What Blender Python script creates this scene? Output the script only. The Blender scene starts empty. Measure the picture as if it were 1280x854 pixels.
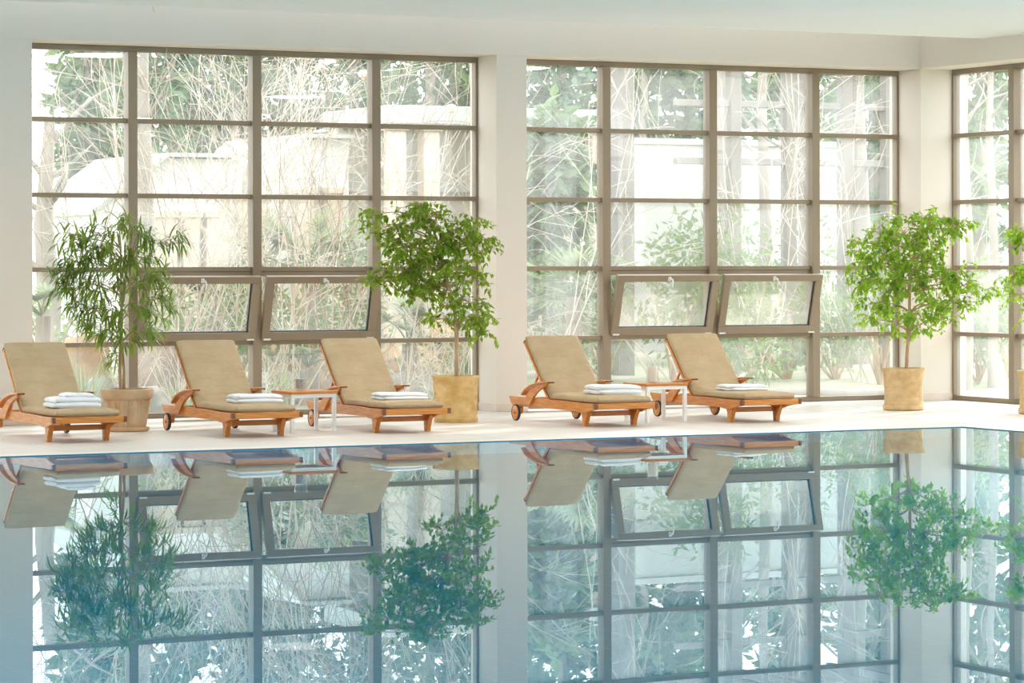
import bpy, math, random
from math import sin, cos, pi, radians, tan, atan
from mathutils import Vector as V, Matrix, Euler, noise
random.seed(7)
RND = random.Random(11)
S = bpy.context.scene
COL = S.collection

# ------------------------------------------------------------------ camera
F_PX, H_EYE, YAW, Y_HOR = 3800.0, 1.6, radians(26.9), 331.3
cd = bpy.data.cameras.new('camera'); cam = bpy.data.objects.new('camera', cd); COL.objects.link(cam)
cd.sensor_width = 36.0; cd.lens = 36.0 * F_PX / 1280.0
cd.shift_y = -(427.0 - Y_HOR) / 1280.0
cd.clip_end = 500
cam.location = (0, 0, H_EYE)
cam.rotation_euler = (Matrix.Rotation(-YAW, 3, 'Z') @ Matrix.Rotation(pi/2, 3, 'X') @ Matrix.Rotation(-0.0018, 3, 'Z')).to_euler()
S.camera = cam
RGT = V((cos(YAW), -sin(YAW), 0)); FWD = V((sin(YAW), cos(YAW), 0))
def spot(px, y, z=0.0):
    """the point of the garden (or deck) on the sight line of photo column px at depth y"""
    return V((y * tan(YAW + atan((px - 640) / F_PX)), y, z))
def hgt(p, py):
    """height at the place p which the photo shows at row py"""
    return H_EYE + (Y_HOR - py) * p.dot(FWD) / F_PX

# ------------------------------------------------------------------ materials
def mat(name, color=(.8, .8, .8), rough=.5, metal=0.0, spec=.5, noise=None, bump=None, coords='Object'):
    m = bpy.data.materials.new(name); m.use_nodes = True
    nt = m.node_tree; b = nt.nodes['Principled BSDF']
    b.inputs['Base Color'].default_value = (*color, 1); b.inputs['Roughness'].default_value = rough
    b.inputs['Metallic'].default_value = metal; b.inputs['Specular IOR Level'].default_value = spec
    if noise or bump:
        tc = nt.nodes.new('ShaderNodeTexCoord'); mp = nt.nodes.new('ShaderNodeMapping')
        nt.links.new(tc.outputs[coords], mp.inputs[0])
    if noise:
        col2, scale, stretch = noise
        mp.inputs['Scale'].default_value = stretch
        n = nt.nodes.new('ShaderNodeTexNoise'); n.inputs['Scale'].default_value = scale; n.inputs['Detail'].default_value = 5
        nt.links.new(mp.outputs[0], n.inputs['Vector'])
        r = nt.nodes.new('ShaderNodeValToRGB'); r.color_ramp.elements[0].position = .35; r.color_ramp.elements[1].position = .68
        r.color_ramp.elements[0].color = (*color, 1); r.color_ramp.elements[1].color = (*col2, 1)
        nt.links.new(n.outputs['Fac'], r.inputs[0]); nt.links.new(r.outputs[0], b.inputs['Base Color'])
    if bump:
        bs, bst = bump
        n2 = nt.nodes.new('ShaderNodeTexNoise'); n2.inputs['Scale'].default_value = bs; n2.inputs['Detail'].default_value = 4
        nt.links.new(mp.outputs[0], n2.inputs['Vector'])
        bp = nt.nodes.new('ShaderNodeBump'); bp.inputs['Strength'].default_value = bst; bp.inputs['Distance'].default_value = .01
        nt.links.new(n2.outputs['Fac'], bp.inputs['Height']); nt.links.new(bp.outputs[0], b.inputs['Normal'])
    return m

def leafmat(name, c1, c2, trans, tf=.4, scale=3.0):
    m = bpy.data.materials.new(name); m.use_nodes = True
    nt = m.node_tree; nt.nodes.clear(); N = nt.nodes.new; L = nt.links.new
    out = N('ShaderNodeOutputMaterial'); tc = N('ShaderNodeTexCoord'); n = N('ShaderNodeTexNoise')
    n.inputs['Scale'].default_value = scale; n.inputs['Detail'].default_value = 3
    L(tc.outputs['Object'], n.inputs['Vector'])
    r = N('ShaderNodeValToRGB'); r.color_ramp.elements[0].position = .35; r.color_ramp.elements[1].position = .65
    r.color_ramp.elements[0].color = (*c1, 1); r.color_ramp.elements[1].color = (*c2, 1); L(n.outputs['Fac'], r.inputs[0])
    b = N('ShaderNodeBsdfPrincipled'); b.inputs['Roughness'].default_value = .45; b.inputs['Specular IOR Level'].default_value = .35
    L(r.outputs[0], b.inputs['Base Color'])
    t = N('ShaderNodeBsdfTranslucent'); t.inputs['Color'].default_value = (*trans, 1)
    mx = N('ShaderNodeMixShader'); mx.inputs[0].default_value = tf
    L(b.outputs[0], mx.inputs[1]); L(t.outputs[0], mx.inputs[2]); L(mx.outputs[0], out.inputs[0])
    return m

def glassmat(name, tint=(.96, .99, .97), dirt=.1, dirtcol=(.95, .97, .95)):
    m = bpy.data.materials.new(name); m.use_nodes = True
    nt = m.node_tree; nt.nodes.clear(); N = nt.nodes.new; L = nt.links.new
    out = N('ShaderNodeOutputMaterial')
    lw = N('ShaderNodeLayerWeight'); lw.inputs['Blend'].default_value = .5
    pw = N('ShaderNodeMath'); pw.operation = 'POWER'; pw.inputs[1].default_value = 5; L(lw.outputs['Facing'], pw.inputs[0])
    mu = N('ShaderNodeMath'); mu.operation = 'MULTIPLY_ADD'; mu.inputs[1].default_value = .92; mu.inputs[2].default_value = .05; L(pw.outputs[0], mu.inputs[0])
    tr = N('ShaderNodeBsdfTransparent'); tr.inputs[0].default_value = (*tint, 1)
    gl = N('ShaderNodeBsdfGlossy'); gl.inputs['Roughness'].default_value = 0.0
    m1 = N('ShaderNodeMixShader'); L(mu.outputs[0], m1.inputs[0]); L(tr.outputs[0], m1.inputs[1]); L(gl.outputs[0], m1.inputs[2])
    if dirt > 0:
        tc = N('ShaderNodeTexCoord'); n = N('ShaderNodeTexNoise'); n.inputs['Scale'].default_value = 1.3; n.inputs['Detail'].default_value = 6
        mp = N('ShaderNodeMapping'); mp.inputs['Scale'].default_value = (1, 1, .6); L(tc.outputs['Object'], mp.inputs[0]); L(mp.outputs[0], n.inputs['Vector'])
        mr = N('ShaderNodeMapRange'); mr.inputs['From Min'].default_value = .35; mr.inputs['From Max'].default_value = .75
        mr.inputs['To Min'].default_value = dirt * .5; mr.inputs['To Max'].default_value = dirt * 1.6; L(n.outputs['Fac'], mr.inputs['Value'])
        tl = N('ShaderNodeBsdfTranslucent'); tl.inputs[0].default_value = (*dirtcol, 1)
        m2 = N('ShaderNodeMixShader'); L(mr.outputs[0], m2.inputs[0]); L(m1.outputs[0], m2.inputs[1]); L(tl.outputs[0], m2.inputs[2])
        L(m2.outputs[0], out.inputs[0])
    else:
        L(m1.outputs[0], out.inputs[0])
    return m

def tilemat(name, base, line, w, h, rough, rot=0.0, mortar=.006, off=.0):
    m = bpy.data.materials.new(name); m.use_nodes = True
    nt = m.node_tree; N = nt.nodes.new; L = nt.links.new; b = nt.nodes['Principled BSDF']
    tc = N('ShaderNodeTexCoord'); mp = N('ShaderNodeMapping'); mp.inputs['Rotation'].default_value = (0, 0, rot); L(tc.outputs['Object'], mp.inputs[0])
    br = N('ShaderNodeTexBrick'); br.offset = off; br.inputs['Scale'].default_value = 1
    br.inputs['Brick Width'].default_value = w; br.inputs['Row Height'].default_value = h; br.inputs['Mortar Size'].default_value = mortar
    br.inputs['Color1'].default_value = (*base, 1); br.inputs['Color2'].default_value = (*[c * .95 for c in base], 1); br.inputs['Mortar'].default_value = (*line, 1)
    L(mp.outputs[0], br.inputs['Vector'])
    n = N('ShaderNodeTexNoise'); n.inputs['Scale'].default_value = 2.2; n.inputs['Detail'].default_value = 6; L(mp.outputs[0], n.inputs['Vector'])
    mx = N('ShaderNodeMixRGB'); mx.blend_type = 'MULTIPLY'; mx.inputs[0].default_value = .12; L(br.outputs['Color'], mx.inputs[1]); L(n.outputs['Fac'], mx.inputs[2])
    L(mx.outputs[0], b.inputs['Base Color']); b.inputs['Roughness'].default_value = rough
    return m

M = {}
M['wall'] = mat('wall_paint', (.80, .715, .63), .75, noise=((.82, .735, .65), .6, (1, 1, 1)))
M['ceiling'] = mat('ceiling_paint', (.83, .85, .85), .8, noise=((.85, .87, .87), .5, (1, 1, 1)))
M['skirt'] = mat('stone_skirting', (.72, .60, .50), .5, noise=((.80, .69, .60), 5, (1, 1, 1)))
M['deck'] = tilemat('deck_tile', (.77, .725, .67), (.63, .58, .52), .6, .6, .42)
M['coping'] = mat('pool_coping', (.82, .785, .735), .4, noise=((.77, .73, .68), 3, (1, 1, 1)))
M['basin'] = tilemat('pool_mosaic', (.002, .21, .33), (.02, .29, .41), .3, .3, .3)
M['alu'] = mat('bronze_aluminium', (.27, .205, .14), .42, .15, noise=((.315, .242, .168), 2.5, (1, 1, .3)))
M['gasket'] = mat('black_gasket', (.025, .025, .025), .6, noise=((.04, .04, .04), 6, (1, 1, 1)))
M['handle'] = mat('white_handle', (.85, .85, .83), .3, noise=((.8, .8, .78), 6, (1, 1, 1)))
M['glass'] = glassmat('window_glass', dirt=.12)
M['glass_hazy'] = glassmat('window_glass_dusty', dirt=.15)
M['glass_dull'] = glassmat('sash_glass_dusty', dirt=.36, dirtcol=(.86, .83, .74))
M['teak'] = mat('oiled_teak', (.56, .185, .03), .34, noise=((.72, .295, .06), 6, (9, 1, 9)), bump=(30, .08))
M['teak_dark'] = mat('dark_teak_end', (.16, .05, .015), .45, noise=((.24, .08, .02), 8, (6, 1, 6)))
M['teak_x'] = mat('oiled_teak_cross', (.54, .175, .028), .34, noise=((.70, .28, .055), 6, (1, 9, 9)), bump=(30, .08))
M['tyre'] = mat('rubber_tyre', (.03, .03, .035), .7, noise=((.05, .05, .05), 20, (1, 1, 1)))
M['steel'] = mat('satin_steel', (.80, .79, .76), .3, .35, noise=((.86, .85, .82), 4, (1, 1, 3)))
M['terra'] = mat('ribbed_terracotta', (.56, .39, .22), .85, noise=((.70, .52, .33), 6, (1, 1, 1)), bump=(25, .3))
M['stone_a'] = mat('mottled_tan_stone', (.60, .36, .11), .8, noise=((.80, .58, .28), 7, (1, 1, 1.6)), bump=(22, .6))
M['stone_b'] = mat('pale_peach_stone', (.56, .36, .165), .8, noise=((.70, .50, .27), 9, (1, 1, 1.4)), bump=(24, .5))
M['soil'] = mat('dark_soil', (.035, .022, .014), .95, noise=((.07, .045, .03), 30, (1, 1, 1)), bump=(40, .8))
M['bark'] = mat('tan_bark', (.40, .25, .13), .8, noise=((.58, .42, .26), 14, (1, 1, .25)), bump=(30, .5))
M['leaf_fig'] = leafmat('weeping_fig_leaf', (.080, .175, .012), (.22, .35, .03), (.46, .62, .05), .40, 5)
M['leaf_fig2'] = leafmat('weeping_fig_leaf_light', (.10, .25, .018), (.26, .44, .045), (.50, .72, .06), .42, 5)
M['leaf_long'] = leafmat('long_fig_leaf', (.075, .15, .02), (.20, .29, .055), (.40, .54, .08), .36, 5)
M['water_glass'] = glassmat('clear_glass', (.985, .99, .99), 0)
M['candle'] = leafmat('candle_wax', (.95, .92, .85), (.97, .95, .90), (.95, .88, .75), .45, 6)
M['sand'] = mat('grey_pebbles', (.42, .42, .42), .9, noise=((.66, .65, .64), 60, (1, 1, 1)), bump=(60, .8))

def fabricmat(name, c, c2, wr=.35):
    m = mat(name, c, .95, spec=.15, noise=(c2, 5, (1, 1, 1)))
    nt = m.node_tree; N = nt.nodes.new; L = nt.links.new; b = nt.nodes['Principled BSDF']
    tc = N('ShaderNodeTexCoord'); mp = N('ShaderNodeMapping'); mp.inputs['Rotation'].default_value = (0, 0, .5); mp.inputs['Scale'].default_value = (10, 34, 10); L(tc.outputs['Object'], mp.inputs[0])
    n = N('ShaderNodeTexNoise'); n.inputs['Scale'].default_value = 1; n.inputs['Detail'].default_value = 3; n.inputs['Distortion'].default_value = .8; L(mp.outputs[0], n.inputs['Vector'])
    bp = N('ShaderNodeBump'); bp.inputs['Strength'].default_value = wr; bp.inputs['Distance'].default_value = .02
    L(n.outputs['Fac'], bp.inputs['Height']); L(bp.outputs[0], b.inputs['Normal'])
    return m
M['cushion'] = fabricmat('beige_canvas', (.51, .375, .225), (.57, .43, .275), .8)
M['towel'] = fabricmat('white_terry', (.86, .87, .88), (.90, .90, .91), .25)
M['grass'] = mat('lawn', (.16, .19, .09), .95, noise=((.38, .35, .26), .5, (1, 1, 1)), bump=(12, .5))
M['conifer'] = leafmat('conifer_needles', (.09, .16, .08), (.19, .27, .14), (.25, .35, .12), .3, 1.2)
M['conifer_blue'] = leafmat('blue_conifer_needles', (.10, .17, .12), (.20, .29, .20), (.25, .36, .2), .3, 1.2)
M['bush'] = leafmat('shrub_leaf', (.075, .135, .055), (.19, .26, .115), (.32, .42, .15), .4, 2)
M['palm'] = leafmat('palm_leaf', (.12, .17, .09), (.26, .32, .18), (.38, .45, .22), .4, 3)
M['twig'] = mat('dry_cream_twig', (.50, .42, .33), .85, noise=((.66, .58, .49), 4, (1, 1, .3)))
M['twig_brown'] = mat('pinkish_brown_twig', (.30, .21, .15), .85, noise=((.44, .33, .26), 4, (1, 1, .3)))
M['trunk'] = mat('grey_brown_trunk', (.30, .24, .19), .9, noise=((.46, .39, .32), 6, (1, 1, .2)), bump=(12, .6))
M['pale_trunk'] = mat('pale_trunk', (.27, .23, .19), .9, noise=((.38, .34, .29), 5, (1, 1, .2)), bump=(12, .5))
M['tanpost'] = mat('tan_render', (.56, .46, .34), .8, noise=((.64, .54, .42), 2, (1, 1, .4)))
M['greypost'] = mat('grey_concrete', (.20, .18, .155), .85, noise=((.28, .25, .22), 2, (1, 1, .4)))
M['whitewall'] = mat('white_render', (.80, .80, .77), .85, noise=((.84, .84, .82), .8, (1, 1, 1)))
M['gardenwall'] = mat('garden_wall_render', (.46, .46, .43), .85, noise=((.54, .54, .51), .8, (1, 1, 1)))
M['creamwall'] = mat('cream_render', (.50, .46, .38), .85, noise=((.58, .54, .46), .8, (1, 1, 1)))
M['fascia'] = mat('grey_green_fascia', (.42, .43, .39), .8, noise=((.50, .51, .47), 1.5, (1, 1, 1)))
M['rock'] = mat('brown_rock', (.22, .16, .12), .95, noise=((.46, .36, .28), 2.5, (1, 1, 1)), bump=(6, .8))
M['ochre'] = mat('ochre_rock', (.42, .24, .10), .95, noise=((.55, .38, .22), 2.5, (1, 1, 1)), bump=(6, .8))
M['paleock'] = mat('pale_rock', (.24, .22, .19), .95, noise=((.38, .35, .31), 2.5, (1, 1, 1)), bump=(6, .8))
M['seed'] = mat('dried_flower', (.80, .62, .54), .9, noise=((.9, .8, .72), 12, (1, 1, 1)))

# ------------------------------------------------------------------ mesh helper
class MB:
    def __init__(s): s.v = []; s.f = []; s.sm = []
    def add(s, vs, fs, smooth=False):
        o = len(s.v); s.v.extend([tuple(p) for p in vs]); s.f.extend([tuple(i + o for i in f) for f in fs]); s.sm.extend([smooth] * len(fs)); return s
    def box(s, lo, hi, mtx=None):
        x0, y0, z0 = lo; x1, y1, z1 = hi
        vs = [V(p) for p in ((x0,y0,z0),(x1,y0,z0),(x1,y1,z0),(x0,y1,z0),(x0,y0,z1),(x1,y0,z1),(x1,y1,z1),(x0,y1,z1))]
        if mtx: vs = [mtx @ p for p in vs]
        return s.add(vs, [(0,3,2,1),(4,5,6,7),(0,1,5,4),(1,2,6,5),(2,3,7,6),(3,0,4,7)])
    def tube(s, pts, rad, n=6, cap=True):
        pts = [V(p) for p in pts]; k = len(pts)
        if not isinstance(rad, (list, tuple)): rad = [rad] * k
        vs = []; up = V((0.13, .21, 1)).normalized()
        for i, p in enumerate(pts):
            d = (pts[min(i+1, k-1)] - pts[max(i-1, 0)])
            if d.length < 1e-9: d = V((0,0,1))
            d.normalize(); a = d.cross(up)
            if a.length < .05: a = d.cross(V((1,0,0)))
            a.normalize(); b = d.cross(a)
            for j in range(n):
                t = 2*pi*j/n; vs.append(p + (a*cos(t) + b*sin(t))*rad[i])
        fs = [(i*n+j, i*n+(j+1) % n, (i+1)*n+(j+1) % n, (i+1)*n+j) for i in range(k-1) for j in range(n)]
        if cap: fs += [tuple(range(n-1, -1, -1)), tuple((k-1)*n+j for j in range(n))]
        return s.add(vs, fs, True)
    def lathe(s, prof, n=40, c=(0,0,0), rib=None, cap=True):
        """prof: list of (r, z); rib(i, angle) -> radius factor"""
        vs = []; k = len(prof)
        for i, (r, z) in enumerate(prof):
            for j in range(n):
                t = 2*pi*j/n; rr = r*(rib(i, t) if rib else 1); vs.append((c[0]+rr*cos(t), c[1]+rr*sin(t), c[2]+z))
        fs = [(i*n+j, i*n+(j+1) % n, (i+1)*n+(j+1) % n, (i+1)*n+j) for i in range(k-1) for j in range(n)]
        if cap and prof[0][0] > 1e-6: fs.append(tuple(range(n-1, -1, -1)))
        if cap and prof[-1][0] > 1e-6: fs.append(tuple((k-1)*n+j for j in range(n)))
        return s.add(vs, fs, True)
    def prism(s, poly, x0, x1, axis='x'):
        """poly of (y, z) extruded along x (or (x, z) along y, (x, y) along z)"""
        n = len(poly); mk = {'x': lambda p, t: (t, p[0], p[1]), 'y': lambda p, t: (p[0], t, p[1]), 'z': lambda p, t: (p[0], p[1], t)}[axis]
        vs = [mk(p, x0) for p in poly] + [mk(p, x1) for p in poly]
        fs = [(i, (i+1) % n, (i+1) % n + n, i+n) for i in range(n)] + [tuple(range(n-1, -1, -1)), tuple(range(n, 2*n))]
        return s.add(vs, fs)
    def pillow(s, L, W, T, channels=0, ex=5.0, nu=28, nv=72, depth=.24, mtx=None, wob=0.0, endr=.035):
        """soft slab: length L along y, width W along x, thickness T, z from 0"""
        vs = []
        for i in range(nv+1):
            t = i/nv; y = (t-.5)*L; e = min(t, 1-t)*L
            sc = 1.0 if e > endr else math.sqrt(max(0, 1-((endr-e)/endr)**2))
            sc = max(sc, .05)
            ch = 1.0
            if channels:
                ph = (t*channels) % 1.0; ch = 1 - depth*math.exp(-(min(ph, 1-ph)*L/channels/.012)**2)
            for j in range(nu):
                a = 2*pi*j/nu; ca, sa = cos(a), sin(a)
                x = math.copysign(abs(ca)**(2/ex), ca)*W/2*(1-(1-sc)*.06)
                z = math.copysign(abs(sa)**(2/ex), sa)*T/2*sc
                if z > 0: z *= ch
                z += T/2 + wob*sin(9*t+3*x/W)*cos(7*x/W+2*t)
                vs.append(V((x, y, z)))
        fs = [(i*nu+j, i*nu+(j+1) % nu, (i+1)*nu+(j+1) % nu, (i+1)*nu+j) for i in range(nv) for j in range(nu)]
        fs += [tuple(range(nu-1, -1, -1)), tuple(nv*nu+j for j in range(nu))]
        if mtx: vs = [mtx @ p for p in vs]
        return s.add(vs, fs, True)
    def leaf(s, p, d, nrm, L, W):
        side = d.cross(nrm)
        if side.length < 1e-4: side = d.cross(V((1, .2, 0)))
        side.normalize(); up = side.cross(d); m = p + d*L*.42
        return s.add([p, m + side*W/2 + up*W*.12, p + d*L - up*L*.10, m - side*W/2 + up*W*.12], [(0, 1, 2), (0, 2, 3)])
    def blade(s, p, d, L, W, droop, segs=3):
        """long drooping strip leaf"""
        side = d.cross(V((0,0,1)))
        if side.length < 1e-3: side = V((1,0,0))
        side.normalize(); vs = []; q = V(p); dd = V(d)
        for i in range(segs+1):
            t = i/segs; w = W*.5*(sin(pi*min(1, t*.85+.12)))**.8 if i < segs else 0
            vs += [q + side*w, q - side*w] if i < segs else [q]
            q = q + dd*(L/segs); dd = (dd + V((0,0,-droop/segs))).normalized()
        fs = [(2*i, 2*i+2, 2*i+3, 2*i+1) for i in range(segs-1)] + [(2*(segs-1), 2*segs, 2*(segs-1)+1)]
        return s.add(vs, fs)
    def build(s, name, m, parent=None, bevel=0.0, loc=None, smooth=False):
        me = bpy.data.meshes.new(name); me.from_pydata(s.v, [], s.f); me.materials.append(M[m] if isinstance(m, str) else m)
        me.polygons.foreach_set('use_smooth', [bool(a or smooth) for a in s.sm]); me.update()
        if len(s.f) < 20000: me.set_sharp_from_angle(angle=radians(48))
        o = bpy.data.objects.new(name, me); COL.objects.link(o)
        if parent is not None: o.parent = parent
        if loc is not None: o.location = loc
        if bevel:
            b = o.modifiers.new('bevel', 'BEVEL'); b.width = bevel; b.segments = 2; b.limit_method = 'ANGLE'; b.angle_limit = radians(40)
        return o

def tag(o, label=None, cat=None, group=None, kind=None):
    if label: o['label'] = label
    if cat: o['category'] = cat
    if group: o['group'] = group
    if kind: o['kind'] = kind
    return o
def empty(name, loc=(0,0,0), rz=0.0, **k):
    o = bpy.data.objects.new(name, None); o.empty_display_size = .1; COL.objects.link(o); o.location = loc; o.rotation_euler = (0, 0, rz)
    return tag(o, **k)
def copy_tree(o, parent=None):
    c = o.copy(); COL.objects.link(c)
    if parent is not None: c.parent = parent
    for ch in [x for x in bpy.data.objects if x.parent == o]: copy_tree(ch, c)
    return c
def struct(o, label): return tag(o, label, 'setting', kind='structure')

# ------------------------------------------------------------------ the hall
YF, YW = 29.6, 30.05          # wall face and window plane (north)
XF, XW = 20.39, 20.83         # wall face and window plane (east)
ZH = 3.89                     # window head
PX0, PX1, PY0, PY1 = -2.0, 17.45, 3.0, 24.62   # the pool
X_W, Y_S = -3.0, -3.5         # west and south wall faces

b = MB()   # the deck with the pool cut out
for (x0, y0, x1, y1) in ((X_W, Y_S, PX0, YW+.15), (PX1, Y_S, XW+.15, YW+.15), (PX0, PY1, PX1, YW+.15), (PX0, Y_S, PX1, PY0)):
    b.box((x0, y0, -.12), (x1, y1, 0))
struct(b.build('floor', 'deck'), 'pale beige tiled pool deck')
b = MB()
t = .22
b.box((PX0-.0, PY1, .0), (PX1+t, PY1+t, .006)); b.box((PX1, PY0, 0), (PX1+t, PY1, .006)); b.box((PX0-t, PY0-t, 0), (PX0, PY1+t, .006)); b.box((PX0, PY0-t, 0), (PX1+t, PY0, .006))
struct(b.build('trim_pool_edge', 'coping'), 'pale stone edging strip around the pool')
b = MB(); D = -1.5; k_ = .004
b.add([(PX0+k_,PY0+k_,D),(PX1-k_,PY0+k_,D),(PX1-k_,PY1-k_,D),(PX0+k_,PY1-k_,D),(PX0+k_,PY0+k_,.003),(PX1-k_,PY0+k_,.003),(PX1-k_,PY1-k_,.003),(PX0+k_,PY1-k_,.003)],
      [(0,1,2,3),(0,4,5,1),(1,5,6,2),(2,6,7,3),(3,7,4,0)])
struct(b.build('pool_basin', 'basin'), 'blue tiled pool basin under the water')

m = bpy.data.materials.new('pool_water'); m.use_nodes = True; nt = m.node_tree; nt.nodes.clear(); N = nt.nodes.new; L = nt.links.new
out = N('ShaderNodeOutputMaterial'); rf = N('ShaderNodeBsdfRefraction'); rf.inputs['IOR'].default_value = 1.33; rf.inputs['Roughness'].default_value = 0
rf.inputs['Color'].default_value = (.35, .92, 1, 1); gs = N('ShaderNodeBsdfGlossy'); gs.inputs['Roughness'].default_value = 0; gs.inputs['Color'].default_value = (.88, .98, 1, 1)
fr = N('ShaderNodeFresnel'); fr.inputs['IOR'].default_value = 1.45; g = N('ShaderNodeMixShader'); L(fr.outputs[0], g.inputs[0]); L(rf.outputs[0], g.inputs[1]); L(gs.outputs[0], g.inputs[2])
tc = N('ShaderNodeTexCoord'); n = N('ShaderNodeTexNoise'); n.inputs['Scale'].default_value = 1.1; n.inputs['Detail'].default_value = 1; L(tc.outputs['Object'], n.inputs['Vector'])
bp = N('ShaderNodeBump'); bp.inputs['Strength'].default_value = .02; bp.inputs['Distance'].default_value = .01; L(n.outputs['Fac'], bp.inputs['Height'])
for q in (rf, gs, fr): L(bp.outputs[0], q.inputs['Normal'])
L(g.outputs[0], out.inputs[0]); M['water'] = m
b = MB(); k_ = -.01; b.add([(PX0+k_,PY0+k_,-.002),(PX1-k_,PY0+k_,-.002),(PX1-k_,PY1-k_,-.002),(PX0+k_,PY1-k_,-.002)], [(0,1,2,3)])
struct(b.build('pool_water', 'water'), 'still blue pool water mirroring the windows')

# north wall: piers, beam over the window heads, wall above
N_OPEN = [(3.9, 9.0), (9.58, 14.83), (15.2, XF)]
b = MB()
piers = [(X_W-.3, 3.9), (9.0, 9.58), (14.83, 15.2)]
for x0, x1 in piers: b.box((x0, YF, -.1), (x1, YW+.2, ZH))
b.box((XF, YF, -.1), (XW+.2, YW+.2, ZH))                       # corner post
b.box((X_W-.3, YF-.012, ZH), (XF, YW+.2, 5.0))
struct(b.build('wall_north', 'wall'), 'beige wall piers and beam around the garden windows')
E_OPEN = [(24.35, YF), (18.73, 23.98), (13.11, 18.36), (7.49, 12.74)]
b = MB()
for y0, y1 in ((23.98, 24.35), (18.36, 18.73), (12.74, 13.11), (Y_S, 7.49)): b.box((XF, y0, -.1), (XW+.2, y1, ZH))
b.box((XF-.012, Y_S, ZH), (XW+.2, YW+.2, 5.0))
struct(b.build('wall_east', 'wall'), 'beige right-hand wall with beam above its window')
b = MB(); b.box((X_W-.3, Y_S-.3, -.1), (X_W, YF, 5.0)); struct(b.build('wall_west', 'wall'), 'plain wall on the left side of the hall')
b = MB(); b.box((X_W-.3, Y_S-.3, -.1), (XW+.2, Y_S, 5.0)); struct(b.build('wall_south', 'wall'), 'plain wall at the near end of the hall')
b = MB(); b.box((X_W, Y_S, 4.16), (XF, 28.35, 4.4)); struct(b.build('ceiling', 'ceiling'), 'smooth pale ceiling over the pool')
b = MB(); b.box((X_W-.3, 27.5, 4.75), (XW+.2, YW+.2, 5.0)); struct(b.build('ceiling_recess', 'ceiling'), 'higher ceiling strip along the windows')
b = MB(); sk = .011; zk = .088
for x0, x1 in piers[1:]: b.box((x0-sk, YF-sk, 0), (x1+sk, YW-.0, zk))
b.box((XF-sk, YF-sk, 0), (XW, YW, zk))
struct(b.build('baseboard_north', 'skirt', bevel=.003), 'peach stone skirting at the foot of the piers')

# windows
ZT = [.78, 1.56, 2.33, 3.11]
def window(name, label, along, plane, a0, a1, mull, sashes, glass, s):
    """along 'x': north wall, plane y; along 'y': east wall, plane x. sashes: bay indices with a tilted sash."""
    def bx(bm, p0, p1, q0, q1, z0, z1):
        if along == 'x': bm.box((p0, plane+q0, z0), (p1, plane+q1, z1))
        else: bm.box((plane+q0, p0, z0), (plane+q1, p1, z1))
    mull = sorted(mull); b = MB(); d0, d1 = -.05, .10
    bx(b, a0, a1, 0, d1, ZH-.06, ZH); bx(b, a0, a1, 0, d1, 0, .055)
    bx(b, a0, a0+.03, 0, d1, .055, ZH-.06); bx(b, a1-.03, a1, 0, d1, .055, ZH-.06)
    for c in mull: bx(b, c-.05, c+.05, d0, d1, .055, ZH-.06)
    edges = [a0+.03] + [v for c in mull for v in (c-.05, c+.05)] + [a1-.03]
    bays = [(edges[2*i], edges[2*i+1]) for i in range(len(edges)//2)]
    for (p0, p1) in bays:
        for z in ZT: bx(b, p0, p1, -.012, d1, z-.024, z+.024)
    for i in sashes:                                            # deeper fixed frame round an opening light
        p0, p1 = bays[i]
        bx(b, p0, p1, 0, d1, ZT[1]-.075, ZT[1]-.024); bx(b, p0, p1, 0, d1, ZT[0]+.024, ZT[0]+.05)
    w = struct(b.build(name, 'alu', bevel=.004), label)
    gb = MB()
    for i, (p0, p1) in enumerate(bays):
        zz = [.055] + ZT + [ZH-.06]
        for k in range(5):
            if i in sashes and k == 1: continue
            za, zb = zz[k] + (.024 if k else 0), zz[k+1] - (.024 if k < 4 else 0)
            q = .045
            if along == 'x': gb.add([(p0, plane+q, za), (p1, plane+q, za), (p1, plane+q, zb), (p0, plane+q, zb)], [(0,1,2,3)])
            else: gb.add([(plane+q, p0, za), (plane+q, p0, zb), (plane+q, p1, zb), (plane+q, p1, za)], [(0,1,2,3)])
    gb.build('panes', glass, w)
    for i in sashes:
        p0, p1 = bays[i]; hw = (p1-p0)/2+.015; hh = .70; fw = .088
        e = MB()
        e.box((-hw, -.03, 0), (hw, .03, fw)); e.box((-hw, -.03, hh-fw*.85), (hw, .03, hh)); e.box((-hw, -.03, fw), (-hw+fw, .03, hh-fw*.85)); e.box((hw-fw, -.03, fw), (hw, .03, hh-fw*.85))
        so = e.build('sash', 'alu', w, bevel=.004)
        so.location = ((p0+p1)/2, plane-.045, ZT[0]+.03); so.rotation_euler = (radians(15), 0, 0)
        e = MB(); e.add([(-hw+fw, .012, fw), (hw-fw, .012, fw), (hw-fw, .012, hh-fw*.85), (-hw+fw, .012, hh-fw*.85)], [(0,1,2,3)]); e.build('sash_pane', s, so)
        e = MB(); g_ = .012
        e.box((-hw+fw, -.005, fw), (hw-fw, .028, fw+g_*.6)); e.box((-hw+fw, .0, fw), (-hw+fw+g_*.5, .028, hh-fw*.85)); e.box((hw-fw-g_, .0, fw), (hw-fw, .028, hh-fw*.85)); e.build('gasket', 'gasket', so)
        e = MB(); z0 = hh-fw*.5
        e.tube([(0, -.03, z0+.01), (0, -.06, z0+.012), (.02, -.066, z0+.005), (.03, -.068, z0-.03), (.032, -.066, z0-.085)], [.012, .011, .011, .010, .008], 8); e.box((-.018, -.036, z0-.02), (.018, -.03, z0+.03)); e.build('handle', 'handle', so)
        for sx in (-1, 1):
            e = MB(); e.box((sx*(hw-.06)-.04, -.04, .004), (sx*(hw-.06)+.04, -.03, .022)); e.build('hinge', 'handle', so)
    return w
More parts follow.
